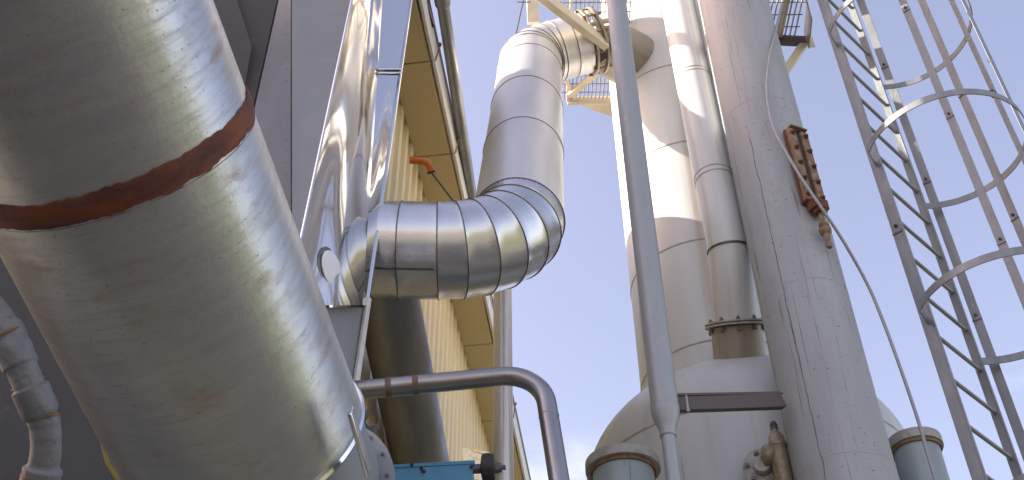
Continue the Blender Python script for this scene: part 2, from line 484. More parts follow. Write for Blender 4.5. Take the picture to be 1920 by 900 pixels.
# soffit boards, each a panel with a joint, and the fascia in the same lengths
cuts = [atz(x, y, EZ).y for (x, y) in ((786, 116), (841, 290), (872, 648), (900, 790))]
cuts = [4.0, cuts[0], cuts[1], (cuts[1] + cuts[2]) / 2, cuts[2], cuts[3], cuts[3] + 1.9, cuts[3] + 3.8, Y1]
ZT = EZ + .23
for a_, c_ in zip(cuts[:-1], cuts[1:]):
    MB().box(eave((a_ + c_) / 2, (WOFF - .02) / 2, EZ + .012), EN, ED, Z, -WOFF + .02 - .03, c_ - a_ - .012, .024, .003).build('soffit_board', 'soffit', b)
    MB().box(eave((a_ + c_) / 2, .012, EZ + .115), EN, ED, Z, .024, c_ - a_ - .010, .230, .004).build('fascia_board', 'fascia', b)
    r = MB()
    r.sweep([eave(c_, .028, EZ + .01), eave(c_, .05, EZ + .17)], .006, 8)
    r.lathe(eave(c_, .05, EZ + .17), Z, [(0, .014), (.02, .014)], 8)
    r.build('gutter_pin', 'rusty_paint', b)
# shallow roof rising away to the left
rf = MB()
rf.prism([eave(4.0, .04, ZT + .002), eave(4.0, -7.0, ZT + 1.3), eave(4.0, -7.0, ZT + 1.2), eave(4.0, -.3, ZT - .03)], ED * (Y1 - 4.0))
rf.build('roof', 'roof', b)
# gable end piece seen beside the mirror cladding at the very top
gb = MB()
gb.bar(eave(4.25, -.02, EZ + .2), eave(4.78, .02, EZ + .2), .05, .04)
gb.build('gutter_end', 'black', b)
# unseen posts added over the roof only to shade the stack and slim pipe
for (vy, vr, vh, lab) in ((4.90, .165, 3.0, 'wide grey post added out of view to shade the chalky stack'), (4.45, .10, 2.6, 'thin grey post added out of view to shade the slim pipe')):
    pr = thing('shade_post', lab, 'blocker', (-1.8, vy, 7.9))
    MB().lathe((-1.8, vy, 7.9), Z, [(0, vr), (vh, vr)], 32).build('pipe', 'slim', pr)
    MB().lathe((-1.8, vy, 7.9 + vh + .15), Z, [(0, vr * 1.2), (.02, vr * 1.2), (.12, .03)], 32).build('post_cap', 'slim', pr)

nh = thing('added_shade_hall', 'long tall hall added out of view left of the drum to shade the yard', 'building', (-9.5, -2, 0))  # unseen block, added to shade the yard and darken the drum's reflections
MB().box((-9.5, -2.4, 4.1), X, Y, Z, 5.0, 11.4, 8.2, .01).build('wall', 'white', nh)
MB().box((-9.5, -2.4, 8.28), X, Y, Z, 5.1, 11.5, .12, .01).build('roof', 'roof', nh)

# ------------------------------------------------------------------ clad housing on the left
hs = thing('clad_housing', 'tall housing clad in wavy mirror polished sheet, left of the round duct', 'housing', (-1.6, 3.7, 0))
YA, YC = 3.46, 4.03
zE = 0.02
def E1(y): return atY(660 + (540 - 660) * y / 565.0, y, YA)
def E3(y): return atY(771 + (664 - 771) * y / 745.0, y, YC)
def E2(y): 
    p = 717 + (680 - 717) * y / 565.0
    return atY(p, y, YC - .12)
def panel_grid(fa, fb, ya, yb, nu, nv, amp, mbx, seed):
    """sheet between two edges, in a grid, with the slow buckles of thin polished sheet"""
    vs, pcs, fs = [], [], []
    n = ((fb(ya) - fa(ya)).cross(fa(yb) - fa(ya))).normalized()
    if n.y > 0: n = -n
    for i in range(nv + 1):
        y = ya + (yb - ya) * i / nv
        a, c = fa(y), fb(y)
        for j in range(nu + 1):
            t = j / nu
            p = a.lerp(c, t)
            e = math.sin(math.pi * t) ** .7
            q = Vector((t * 1.1 + seed, p.z * .55, seed * 2))
            h = noise.noise(q * 1.3) * amp * 1.3 + noise.noise(q * 3.1) * amp * .35
            vs.append(p + n * h * e); pcs.append((t * (c - a).length, seed, p.z))
    for i in range(nv):
        for j in range(nu):
            k = i * (nu + 1) + j
            fs.append((k, k + 1, k + nu + 2, k + nu + 1))
    return mbx.add(vs, fs, pcs)
panel_grid(E1, E2, -200, 572, 26, 80, .020, MB(), 1.7).build('mirror_panel', 'mirror', hs)
panel_grid(E2, E3, -200, 128, 10, 46, .008, MB(), 5.1).build('mirror_panel', 'mirror', hs)
panel_grid(E2, E3, 141, 572, 10, 40, .004, MB(), 8.3).build('mirror_panel', 'mirror', hs)
panel_grid(lambda y: E1(y), lambda y: E3(y) - Vector((.012, 0, 0)), 576, 1250, 10, 14, .003, MB(), 3.9).build('lower_panel', 'greypanel', hs)
lp = MB()                                      # lapped joint across the narrow face
for yy in (131, 138):
    a, c = E2(yy), E3(yy)
    lp.sweep([a + Vector((.004, -.006, 0)), c + Vector((.004, -.006, 0))], .006, 8)
lp.build('lap_joint', 'trim', hs)
def strip(fe, y0, y1, w, nm, m, dy=-.004, side=0.0):
    pts = [fe(y0 + (y1 - y0) * i / 20) + Vector((side, dy, 0)) for i in range(21)]
    mb = MB(); mb.sweep(pts, w, 8); return mb.build(nm, m, hs)
strip(E1, -200, 800, .007, 'edge_trim', 'trim')
strip(E3, -200, 562, .009, 'edge_trim', 'trim')
strip(E3, 562, 800, .016, 'corner_angle', 'white')
# returns behind the far edge, so that the housing is a closed box
def E4(y): p = E3(y); return Vector((p.x - .35, 4.62, p.z))
panel_grid(E3, E4, -200, 1250, 2, 8, 0, MB(), 2.2).build('return_panel', 'greypanel', hs)
# grey front: three sheets with riveted joints
def frontx(x, dy=0.0):
    return lambda y: Vector((x + (E1(y).x - E1(300).x) * max(0, 1 - abs(x - E1(300).x) / 1.2), YA + dy, E1(y).z))
XE = E1(300).x
def fedge(y): p = E1(y); return p + Vector((-.004, .002, 0))
fs1 = atY(545, 220, YA).x
def fseam(y): return atY(546, y, YA + .0) if y < 460 else Vector((atY(546, 460, YA).x, YA, E1(y).z))
def fs1a(y): p = fseam(y); return Vector((p.x + .004, YA, E1(y).z))
def fs1b(y): p = fseam(y); return Vector((p.x - .006, YA + .03, E1(y).z))
def fs2(y): return Vector((-1.22, YA + .05, E1(y).z))
def fs2b(y): return Vector((-1.232, YA + .06, E1(y).z))
def fs3(y): return Vector((-4.2, YA + .06, E1(y).z))
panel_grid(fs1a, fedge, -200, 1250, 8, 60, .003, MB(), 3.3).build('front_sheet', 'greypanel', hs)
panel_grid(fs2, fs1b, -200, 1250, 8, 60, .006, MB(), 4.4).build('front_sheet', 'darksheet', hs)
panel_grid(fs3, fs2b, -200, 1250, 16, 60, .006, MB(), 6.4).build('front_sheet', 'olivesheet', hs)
rv = MB()
for k in range(26):
    p = fs1b(-80 + k * 22)
    rv.lathe(p + Vector((-.025, .002, 0)), -Y, [(0, .003), (.0015, .0028), (.002, .0015)], 6)
rv.build('rivet_row', 'greypanel', hs)['kind'] = 'stuff'
# dark sheet standing in for shade on the grey front above the drum
MB().prism([atY(380, -60, YA + .012), atY(425, -60, YA + .012), atY(472, 86, YA + .012), atY(456, 175, YA + .012)], (0, .008, 0)).build('gusset_or_shade', 'olivesheet', hs)
# body inside so light does not pass
MB().prism([(-4.2, YA + .12, zE), (-1.0, YA + .12, zE), (-.98, 4.3, zE), (-4.2, 4.3, zE)], (0, 0, 7.4)).build('inner_body', 'greypanel', hs)
# white cap port set in the mirror sheet
pc_ = E1(506).lerp(E2(506), .47)
pn = ((E2(500) - E1(500)).cross(E1(540) - E1(500))).normalized()
if pn.y > 0: pn = -pn
cap = MB(); cap.lathe(pc_ + pn * .01, pn, [(0, .084), (.004, .084), (.006, .080), (.006, .02), (.006, .001)], 32); cap.build('port_cap', 'porthole', hs)
cr_ = MB(); cr_.lathe(pc_ - pn * .01, pn, [(0, .104), (.014, .104), (.017, .100), (.017, .087), (.010, .085)], 32, False); cr_.build('port_ring', 'seam', hs)

# ------------------------------------------------------------------ big galvanised drum
q, d = edges_axis(((400, 0), (690, 790)), ((0, 480), (220, 890)), .35)
if d.y < 0: d = -d
DA, DB = on_axis(q, d, -420), on_axis(q, d, 826)
dr = thing('process_drum', 'huge weathered galvanised drum slanting across the left foreground with rust red strap', 'drum', DA)
DD = (DB - DA).normalized(); DL = (DB - DA).length
def drum_t(y): return (on_axis(q, d, y) - DA).dot(DD)
ts = drum_t(267)
prof = [(0, .35)] + [(DL * i / 24, .35) for i in range(1, 25)]
MB().lathe(DA, DD, prof, 96).build('shell', 'drum', dr)
# rust strap: irregular flaking edges, slightly proud
mb = MB(); n = 160; vs, pcs, fs = [], [], []
u = (Z - DD * Z.dot(DD)).normalized(); w = DD.cross(u)
for j in range(n):
    a = 2 * math.pi * j / n
    e = u * math.cos(a) + w * math.sin(a)
    jag = lambda s: noise.noise(Vector((math.cos(a) * 5 + s, math.sin(a) * 5, s))) * .008 + noise.noise(Vector((math.cos(a) * 22 + s, math.sin(a) * 22, s))) * .005
    h0, h1 = -.032 + jag(1), .030 + jag(9)
    for (t, r) in ((h0, .349), (h0, .3535), (0.0 - .004, .3575 + jag(4) * .2), (.004, .3555), (h1, .3535), (h1, .349)):
        vs.append(DA + DD * (ts + t) + e * r); pcs.append((.35 * math.cos(a), .35 * math.sin(a), t))
for j in range(n):
    k = (j + 1) % n
    for i in range(5): fs.append((j * 6 + i, k * 6 + i, k * 6 + i + 1, j * 6 + i + 1))
mb.add(vs, fs, pcs).build('rust_strap', 'strap', dr)
sl = MB()                                       # torn seam line just below the strap
sl.lathe(DA, DD, [(ts + .034, .349), (ts + .036, .3515), (ts + .039, .349)], 96, False)
sl.build('lap_seam', 'drum', dr)
rg = MB(); rg.lathe(DA, DD, [(DL - .016, .34), (DL - .016, .357), (DL - .006, .362), (DL + .004, .357), (DL + .004, .34)], 96, False); rg.build('end_hoop', 'trim', dr)
eb = MB(); eb.lathe(DA, DD, [(DL, .335), (DL + .10, .338), (DL + .30, .338), (DL + .46, .30)], 72); eb.build('end_section', 'greypanel', dr)
# bolted end flange and folded lip on the right of the end section
fl = MB(); fl.lathe(DA, DD, [(DL + .25, .33), (DL + .25, .378), (DL + .265, .378), (DL + .265, .33)], 72, False); efl = fl.build('end_flange', 'greypanel', dr)
for k in range(22):
    a = 2 * math.pi * k / 22
    e = u * math.cos(a) + w * math.sin(a)
    bb = MB(); hexbolt(bb, DA + DD * (DL + .25) + e * .358, -DD, .007, .006); bb.build('bolt', 'ladder', efl)
lpz = MB()
lpz.bar(atD(657, 768, 3.0), atD(690, 886, 3.08), .012, .045, Rt); lpz.build('lip', 'trim', dr)

# ------------------------------------------------------------------ lagged pipe and wire, bottom left
lg = thing('lagged_pipe', 'lumpy white painted lagged pipe with amber joints in the lower left corner', 'pipe', atD(40, 700, 2.35))
pts = [atD(x, y, D_) for (x, y, D_) in ((-60, 530, 2.40), (0, 600, 2.38), (22, 650, 2.36), (45, 700, 2.35), (62, 742, 2.35), (82, 790, 2.36), (86, 830, 2.36), (84, 862, 2.36), (72, 910, 2.36), (50, 960, 2.36))]
pp = smooth_path(pts, 26)
rr = []
for i, p in enumerate(pp):
    y = 450 - FPX * (p - CAM).dot(Up) / (p - CAM).dot(Fw)
    steps = [(-999, .031), (614, .038), (690, .033), (712, .031), (729, .039), (776, .036), (780, .0315), (874, .0325), (880, .040)]
    r = 0
    for (y0_, r0_), (y1_, r1_) in zip(steps[:-1], steps[1:]):
        if y >= y0_: r = r0_ + (r1_ - r0_) * min(1, max(0, (y - max(y0_, y1_ - 5)) / 5))
    if y >= steps[-1][0]: r = steps[-1][1]
    r += .0028 * noise.noise(Vector((y * .045, 3, 1)))
    rr.append(r)
MB().sweep(pp, rr, 24).build('lagging', 'lagging', lg)
for (x, y, x2, y2, r) in ((0, 618, 14, 642, .0385), (49, 712, 56, 728, .0345), (79, 770, 83, 790, .0345), (78, 885, 74, 905, .0395)):
    a, c = atD(x, y, 2.36), atD(x2, y2, 2.36)
    MB().lathe(a.lerp(c, .5), c - a, [(-.0025, r), (-.0015, r + .0015), (.0015, r + .0015), (.0025, r)], 28, False).build('joint_ring', 'brass', lg)
wr = MB(); wr.sweep(smooth_path([atD(x, y, 3.35) for (x, y) in ((192, 830), (200, 862), (212, 885), (232, 915), (250, 960))]), .006, 10)
tag(wr.build('cable', 'yellow'), 'thin yellow green wire hanging below the left edge of the big drum', 'wire')

# ------------------------------------------------------------------ round spiral duct
du = thing('round_duct', 'shiny segmented round duct bending from the mirror cladding up towards the white column', 'duct', (0, 4.2, 5.3))
qu, duv = edges_axis(((926, 180), (895, 360)), ((1053, 180), (1056, 380)), .245)
if duv.z < 0: duv = -duv
DR = .250
pL = atD(690, 462, 5.60) + (atD(690, 462, 5.60) - atD(985, 455, 5.33)).normalized() * .40
pUtop = on_axis(qu, duv, 108)
pUlow = on_axis(qu, duv, 380)
elb = pUlow - duv * .66
# horizontal run -> elbow 1 -> rising run -> elbow 2 -> short run to the flange
fl_c = atD(1094, 82, (pUtop - CAM).dot(Fw) + .10)
low = arc(pL, elb, pUtop, .40, 6)
top = arc(elb, pUtop, fl_c, .30, 4)
path = [pL, pL.lerp(low[0], .12), pL.lerp(low[0], .30), pL.lerp(low[0], .55), pL.lerp(low[0], .74)] + low
rise0, rise1 = low[-1], top[0]
path += [rise0.lerp(rise1, t) for t in (.33, .62, .90)] + top + [top[-1].lerp(fl_c, .5), fl_c]
for i in range(len(path) - 1):
    a, c = path[i], path[i + 1]
    # every segment is a straight gore cut on the mitre planes with its neighbours
    ta = ((path[i] - path[i - 1]).normalized() + (c - a).normalized()).normalized() if i else (c - a).normalized()
    tb = ((c - a).normalized() + (path[i + 2] - c).normalized()).normalized() if i < len(path) - 2 else (c - a).normalized()
    dirv = (c - a).normalized()
    ref = Vector((0, 1, 0)) if abs(dirv.y) < .8 else Vector((0, 0, 1))
    uu = (ref - dirv * ref.dot(dirv)).normalized(); ww = dirv.cross(uu)
    nseg = 56
    vs, pcs, fs = [], [], []
    NR = 5
    for k in range(NR + 1):
        for j in range(nseg):
            an = 2 * math.pi * j / nseg
            e = (uu * math.cos(an) + ww * math.sin(an)) * (DR + (.0025 if k in (0, NR) else 0))
            pa = a + e; pa = pa - dirv * ((pa - a).dot(ta) / dirv.dot(ta))
            pb = c + e; pb = pb - dirv * ((pb - c).dot(tb) / dirv.dot(tb))
            f_ = (0, .06, .3, .7, .94, 1)[k]
            vs.append(pa.lerp(pb, f_)); pcs.append((DR * math.cos(an), DR * math.sin(an), (c - a).length * f_))
    for k in range(NR):
        for j in range(nseg):
            j2 = (j + 1) % nseg
            fs.append((k * nseg + j, k * nseg + j2, (k + 1) * nseg + j2, (k + 1) * nseg + j))
    MB().add(vs, fs, pcs).build('duct_segment', 'duct_low' if i < 11 else 'duct', du)
    if i:
        mb = MB(); nseg = 56; vs, fs = [], []
        pcs = []
        for j in range(nseg):
            an = 2 * math.pi * j / nseg
            e = (uu * math.cos(an) + ww * math.sin(an))
            for (dt, rr_) in ((-.0045, DR - .002), (-.003, DR + .0045), (.0, DR + .006), (.003, DR + .0045), (.0045, DR - .002)):
                pa = a + e * rr_; pa = pa - dirv * ((pa - a).dot(ta) / dirv.dot(ta)) + ta * dt
                vs.append(pa); pcs.append((DR * math.cos(an), DR * math.sin(an), dt))
        for j in range(nseg):
            j2 = (j + 1) % nseg
            for k in range(4): fs.append((j * 5 + k, j2 * 5 + k, j2 * 5 + k + 1, j * 5 + k + 1))
        mb.add(vs, fs, pcs).build('seam_band', 'seam', du)
# longitudinal lap along the underside and the side
ls = MB()
for i in range(1, 5):
    a, c = path[i], path[i + 1]
    dv = (c - a).normalized(); dn = (Vector((.1, -.45, -.9)) if i < 7 else Vector((-.4, -.6, -.6)))
    dn = (dn - dv * dn.dot(dv)).normalized()
    ls.bar(a + dn * DR, c + dn * DR, .012, .006, dv.cross(dn), .001)
ls.build('lap_seam', 'seam', du)
ls = MB()
for i in range(0, 3):
    a, c = path[i], path[i + 1]
    dv = (c - a).normalized(); dn = Vector((0, -.62, .78)); dn = (dn - dv * dn.dot(dv)).normalized()
    ls.bar(a + dn * DR, c + dn * DR, .010, .006, dv.cross(dn), .001)
ls.build('lap_seam', 'seam', du)
# flange pair with bolts, then the nozzle of the column
fd = (fl_c - top[-1]).normalized()
for k, off in enumerate((.012, .10)):
    MB().lathe(fl_c + fd * off, fd, [(0, DR * .9), (0, DR + .03), (.016, DR + .03), (.018, DR * .9)], 40, False).build('flange', 'nozzle', du)
u_ = (Z - fd * Z.dot(fd)).normalized(); w_ = fd.cross(u_)
for k in range(10):
    a = 2 * math.pi * (k + .5) / 10
    bb = MB(); e = u_ * math.cos(a) + w_ * math.sin(a)
    bb.lathe(fl_c + fd * -.01 + e * (DR + .015), fd, [(0, .012), (.02, .012), (.021, .007), (.135, .007), (.136, .012), (.155, .012)], 8); bb.build('bolt', 'rusty_paint', du)
# hanger wire and little stays at the top bend
hw = MB()
hp = [atD(968, 62, (top[0] - CAM).dot(Fw) - .1), atD(975, 30, (top[0] - CAM).dot(Fw) + .1), atD(981, 4, (top[0] - CAM).dot(Fw) + .25), atD(984, -30, (top[0] - CAM).dot(Fw) + .4)]
hw.sweep(hp, .005, 6)
hw.bar(hp[2] + Rt * -.05, hp[2] + Rt * .06, .008, .008)
hw.build('hanger_wire', 'black', du)

# ------------------------------------------------------------------ white column, platform, vessel
CX, CY, CR = None, 6.35, .55
pc0 = atY(1141, 190, CY)
# centre so that the outline passes through the left edge
cdir = Vector((pc0.x, pc0.y, 0)).normalized(); side = Vector((cdir.y, -cdir.x, 0))
CX = (pc0 + side * CR * 1.02).x + .02
VX, VY, VR, VB, VZ = atY(1398, 880, 6.3).x, 6.3, 1.03, .75, 5.18
cl = thing('white_column', 'broad glossy white column rising from the domed vessel behind slim grey pipe', 'column', (CX, CY, VZ))
prof = [(VZ + .3 + k * .25, CR) for k in range(31)]
MB().lathe((CX, CY, 0), Z, prof, 96).build('shell', 'column', cl)
for (x, y) in ((1225, 125), (1262, 268), (1275, 452), (1290, 640)):
    zz = atY(x, y, CY - CR * .95).z
    MB().ring((CX, CY, zz), Z, CR, .014, .004, 96).build('weld_seam', 'flange', cl)
# inlet nozzle facing the duct
na = fl_c + fd * .125
nb = Vector((CX, CY, na.z + fd.z * .5))
MB().lathe(na, (nb - na), [(0, DR - .01), (max((nb - na).length - .2, .2), DR - .01)], 40).build('inlet_nozzle', 'nozzle', cl)

pl = thing('access_platform', 'steel grating platform with cream edge beams high round the white column', 'platform', (1.45, 6.2, 9.6))
PZ = 9.6
def pz(x, y, z=PZ): return atz(x, y, z)
# left part: grating bars
A1, A2, A3 = pz(1050, 140), pz(1068, 183), pz(1145, 183)
gx0, gx1, gy0, gy1 = A2.x - .12, A3.x + .12, 5.25, A2.y
gt = MB()
xx = gx0
while xx < gx1:
    gt.bar((xx, gy0, PZ), (xx, gy1, PZ), .007, .030, X, 0); xx += .036
yy = gy0
while yy < gy1:
    gt.sweep([(gx0, yy, PZ + .010), (gx1, yy, PZ + .010)], .006, 5); yy += .10
tag(gt.build('grating', 'grating', pl), kind='stuff')
# right part
B1, B2, B3, B4 = pz(1495, -10), pz(1512, 18), pz(1507, 72), pz(1455, 65)
gt = MB()
xx = B1.x - .62
while xx < B2.x - .02:
    gt.bar((xx, 5.25, PZ), (xx, B3.y - .02, PZ), .007, .030, X, 0); xx += .042
yy = 5.25
while yy < B3.y:
    gt.sweep([(B1.x - .62, yy, PZ + .010), (B2.x - .02, yy, PZ + .010)], .006, 5); yy += .13
tag(gt.build('grating', 'grating', pl), kind='stuff')
# edge beams
MB().bar(A2 + Vector((-.02, .02, -.02)), A3 + Vector((.3, .02, -.02)), .10, .03, Z).build('edge_beam', 'cream_beam', pl)
MB().bar(A2 + Vector((-.02, .02, 0)), (A2.x - .02, 5.25, PZ), .10, .02, Z).build('edge_beam', 'cream_beam', pl)
MB().bar(pz(1068, 178, PZ - .09), pz(1180, 88, PZ - .09), .05, .05, Z).build('brace', 'cream_beam', pl)
MB().bar(pz(1052, 130, PZ - .06), pz(1078, 182, PZ - .06), .06, .03, Z).build('brace', 'cream_beam', pl)
MB().bar(atz(985, -30, 8.86), atz(1137, 84, 8.86), .11, .06, Z).build('edge_beam', 'cream_beam', pl)
MB().bar((atz(1000, 44, 9.25)), atz(1000, 44, 9.25) + Z * 1.4, .10, .03, X).build('post', 'cream_beam', pl)
gp = [pz(1088, 194, PZ - .14), pz(1150, 194, PZ - .14), pz(1160, 226, PZ - .14), pz(1146, 216, PZ - .14), pz(1115, 206, PZ - .14)]
MB().prism(gp, (0, 0, -.015)).build('gusset_or_shade', 'cream_beam', pl)
kb = MB(); kb.bar(B1 + Vector((.02, -.1, -.03)), B2 + Vector((.02, 0, -.03)), .24, .012, Z); kb.bar(B2 + Vector((.02, 0, -.03)), B3 + Vector((.02, 0, -.03)), .24, .012, Z); kb.build('kick_plate', 'nozzle', pl)
MB().bar(B4 + Vector((-.3, .02, -.02)), B3 + Vector((.03, .02, -.02)), .10, .05, Z).build('edge_beam', 'channel', pl)
MB().bar(B3 + Vector((.0, .02, -.05)), Vector((B4.x - .05, B4.y + .05, PZ - .55)), .07, .05).build('brace', 'cream_beam', pl)
MB().bar(B3 + Vector((-.22, -.5, .012)), B3 + Vector((-.22, .0, .012)), .05, .05).build('bearer', 'cream_beam', pl)
MB().box(B3 + Vector((.05, .05, .02)), X, Y, Z, .10, .012, .16, .002).build('end_plate', 'cream_beam', pl)

vs_ = thing('domed_vessel', 'wide grey white vessel with domed head at the foot of the columns', 'vessel', (VX, VY, 0))
prof = [(2.2, VR), (3.2, VR), (4.2, VR), (VZ - .3, VR), (VZ, VR)]
for k in range(1, 22):
    a = math.pi / 2 * k / 22
    prof.append((VZ + VB * math.sin(a), VR * math.cos(a)))
MB().lathe((VX, VY, 0), Z, prof, 128).build('shell', 'vessel', vs_)
MB().ring((VX, VY, VZ), Z, VR, .016, .004, 128).build('weld_seam', 'flange', vs_)
for k in range(4):
    a = R_(45 + 90 * k)
    MB().bar((VX + .85 * math.cos(a), VY + .85 * math.sin(a), 0), (VX + .85 * math.cos(a), VY + .85 * math.sin(a), 2.4), .12, .12).build('leg', 'vessel', vs_)
wl = MB()
for (x, y0_, y1_) in ((1278, 858, 960),):
    za, zb = vert_z(VX - .55, VY - .872, y0_), vert_z(VX - .55, VY - .872, y1_)
wl.bar((VX - .55, VY - .8745, zb), (VX - .55, VY - .8745, za), .006, .003, X); wl.build('weld_seam', 'flange', vs_)
# collar pad under the nozzle (raised rim along the crown)
# ------------------------------------------------------------------ riser pipe with flange
RR = .131
RF = atY(1381, 609, 5.48)                       # flange centre; the stub leans towards the camera, square to the dome
def lean_to(p, x, y, tilt):                     # point seen at (x, y) reached from p along a line leaning 'tilt' towards the camera
    yy = p.y
    for _ in range(60):
        q_ = atY(x, y, yy); yy += (p.y - math.tan(R_(tilt)) * (q_.z - p.z) - yy) * .5
    return atY(x, y, yy)
RM = lean_to(RF, 1367, 470, 31)
RTp = lean_to(RM, 1270, 0, 0.3)
rp = thing('riser_pipe', 'glossy off white riser pipe with bolted flange standing on the dome', 'pipe', RF)
ru = (RTp - RM).normalized(); rl = (RM - RF).normalized()
MB().sweep([RF + rl * .012, RF.lerp(RM, .5), RM] + [RM + (RTp - RM) * (k / 12) * 1.35 for k in range(1, 13)], RR, 56).build('pipe', 'column', rp)
for y in (149, 155, 334, 343):
    MB().ring(on_axis(RM, ru, y), ru, RR, .010, .003, 56).build('weld_seam', 'flange', rp)
MB().ring(RM, (ru + rl), RR + .004, .012, .004, 56).build('weld_seam', 'seam', rp)
for k in range(2):
    rfl = MB().lathe(RF + rl * (-.015 + k * .017), rl, [(0, .10), (0, RR + .062), (.002, RR + .064), (.010, RR + .064), (.012, RR + .062), (.012, .10)], 56, False).build('flange', 'flange', rp)
ref_ = X; e1_ = (ref_ - rl * ref_.dot(rl)).normalized(); e2_ = rl.cross(e1_)
for k in range(10):
    a = 2 * math.pi * (k + .3) / 10
    bb = MB(); p = RF - rl * .05 + (e1_ * math.cos(a) + e2_ * math.sin(a)) * (RR + .036)
    bb.lathe(p, rl, [(0, .013), (.026, .013), (.027, .008), (.058, .008), (.059, .014), (.076, .014), (.078, .008), (.088, .008)], 6); bb.build('bolt', 'rusty_paint', rfl)
MB().sweep([RF - rl * .02, RF - rl * .45], RR + .028, 56).build('nozzle', 'nozzle', rp)

# ------------------------------------------------------------------ chalky stack, slim pipe, crossbar
SX, SY, SR = 1.672, 5.0, .25
st = thing('chalky_stack', 'tall scratched chalky grey stack, thickest pipe right of centre', 'stack', (SX, SY, 0))
MB().lathe((SX, SY, 0), Z, [(.0, SR)] + [(k * .4, SR) for k in range(1, 30)], 96).build('shell', 'stack', st)
for (y,) in ((846,), (520,), (180,)):
    zz = vert_z(SX, SY - SR, y)
    MB().ring((SX, SY, zz), Z, SR, .008, .0012, 96).build('weld_seam', 'stack', st)
MB().box((SX, SY, .02), X, Y, Z, .7, .7, .04, .004).build('base_plate', 'channel', st)
# long cracked weld down the left flank
ck = MB(); rs = random.Random(3)
pts = []
for k in range(60):
    y = 262 + k * 11.5
    an = R_(-130 + 2.0 * noise.noise(Vector((k * .35, 1, 0))) + 1.2 * noise.noise(Vector((k * 1.3, 5, 0))) )
    zz = vert_z(SX + SR * math.cos(an), SY + SR * math.sin(an), y)
    pts.append((SX + (SR + .0005) * math.cos(an), SY + (SR + .0005) * math.sin(an), zz))
ck.sweep(pts, [.0015 + .003 * max(0, noise.noise(Vector((k * .6, 9, 2)))) for k in range(60)], 6)
ck.build('cracked_weld', 'channel', st)

LX, LY, LR = atY(1215, 500, 4.45).x, 4.45, .066
sp = thing('slim_pipe', 'slim grey galvanised pipe that narrows at its lower end, beside the stack', 'pipe', (LX, LY, 0))
zr = vert_z(LX, LY, 765)
MB().sweep([(LX, LY, zr + 6.2 * k / 14) for k in range(15)], LR, 40).build('upper_pipe', 'slim', sp)
MB().lathe((LX, LY, zr), Z, [(-.155, .036), (-.14, .037), (-.10, .046), (-.055, .064), (-.02, .069), (.0, .068)], 40).build('reducer', 'slim', sp)
MB().ring((LX, LY, zr - .150), Z, .036, .020, .004, 32).build('weld_seam', 'slim', sp)
MB().sweep([(LX, LY, zr - .15), (LX, LY, 0)], .034, 32).build('lower_pipe', 'slim', sp)
MB().ring((LX, LY, zr + .003), Z, LR, .008, .003, 40).build('weld_seam', 'slim', sp)

cb = thing('cross_bar', 'dark rusty channel bar bridging slim pipe and stack', 'bar', atY(1360, 750, 4.6))
a, c = atY(1256, 753, 4.44), atY(1468, 748, 4.84)
a.x += .02
mb = MB(); mb.bar(a, c, .006, .088, (c - a).cross(Z)); mb.bar(a + Vector((.02, .02, .041)), c + Vector((0, .02, .041)), .036, .006, (c - a).cross(Z)); mb.bar(a + Vector((.02, .02, -.041)), c + Vector((0, .02, -.041)), .036, .006, (c - a).cross(Z)); mb.build('channel', 'channel', cb)
bb = MB(); bb.sweep([a + Vector((.06, -.006, .03)), a + Vector((.06, -.006, -.06))], .005, 8); bb.lathe(a + Vector((.06, -.006, -.062)), Z, [(0, .009), (.012, .009)], 6); bb.build('bolt', 'flange', cb)

# ------------------------------------------------------------------ rusty bracket on the stack
phi = R_(-90 + 24)
ba = Vector((math.cos(phi), math.sin(phi), 0)); bt = Vector((-ba.y, ba.x, 0))
zt_, zb_ = vert_z(SX + .3 * ba.x, SY + .3 * ba.y, 243), vert_z(SX + .3 * ba.x, SY + .3 * ba.y, 380)
bk = thing('rusty_bracket', 'rusted bolted bracket clamped to the right flank of the chalky stack', 'bracket', (SX + SR * ba.x, SY + SR * ba.y, (zt_ + zb_) / 2))
Bc = Vector((SX, SY, 0)) + ba * (SR + .012); H = zt_ - zb_; zc = (zt_ + zb_) / 2
MB().box(Bc + Z * zc, bt, ba, Z, .155, .024, H, .003).build('back_plate', 'rust', bk)
for s in (-1, 1):
    cbar = MB().box(Bc + bt * (.046 * s) + ba * .026 + Z * zc, bt, ba, Z, .056, .030, H - .01, .004).build('clamp_bar', 'rusty_paint', bk)
    for k in range(5):
        bb = MB(); p = Bc + bt * (.048 * s) + ba * .041 + Z * (zb_ + H * (.08 + .21 * k))
        bb.lathe(p, ba, [(0, .018), (.004, .018), (.0045, .014), (.013, .014), (.0135, .008), (.022, .007)], 6); bb.build('bolt', 'rust', cbar)
MB().box(Bc + ba * .018 + Z * zc, bt, ba, Z, .028, .010, H - .02, .001).build('slot', 'black', bk)
MB().box(Bc + ba * .030 + Z * (zt_ + .004), bt, ba, Z, .125, .06, .012, .003).build('top_plate', 'rusty_paint', bk)
MB().box(Bc + ba * .040 + Z * (zb_ - .03), bt, ba, Z, .105, .075, .075, .006).build('foot_block', 'rust', bk)
MB().box(Bc + ba * .045 + Z * (zb_ - .082), bt, ba, Z, .070, .055, .030, .005).build('foot_block', 'rust', bk)
hk = MB(); p0 = Bc + ba * .045
hk.lathe(p0 + Z * (zb_ - .36), Z, [(0, .014), (.02, .020), (.04, .014), (.07, .018), (.10, .020), (.115, .034), (.14, .036), (.155, .022), (.17, .030), (.185, .020), (.20, .013), (.265, .016)], 14)
hk.build('swivel', 'rusty_paint', bk)
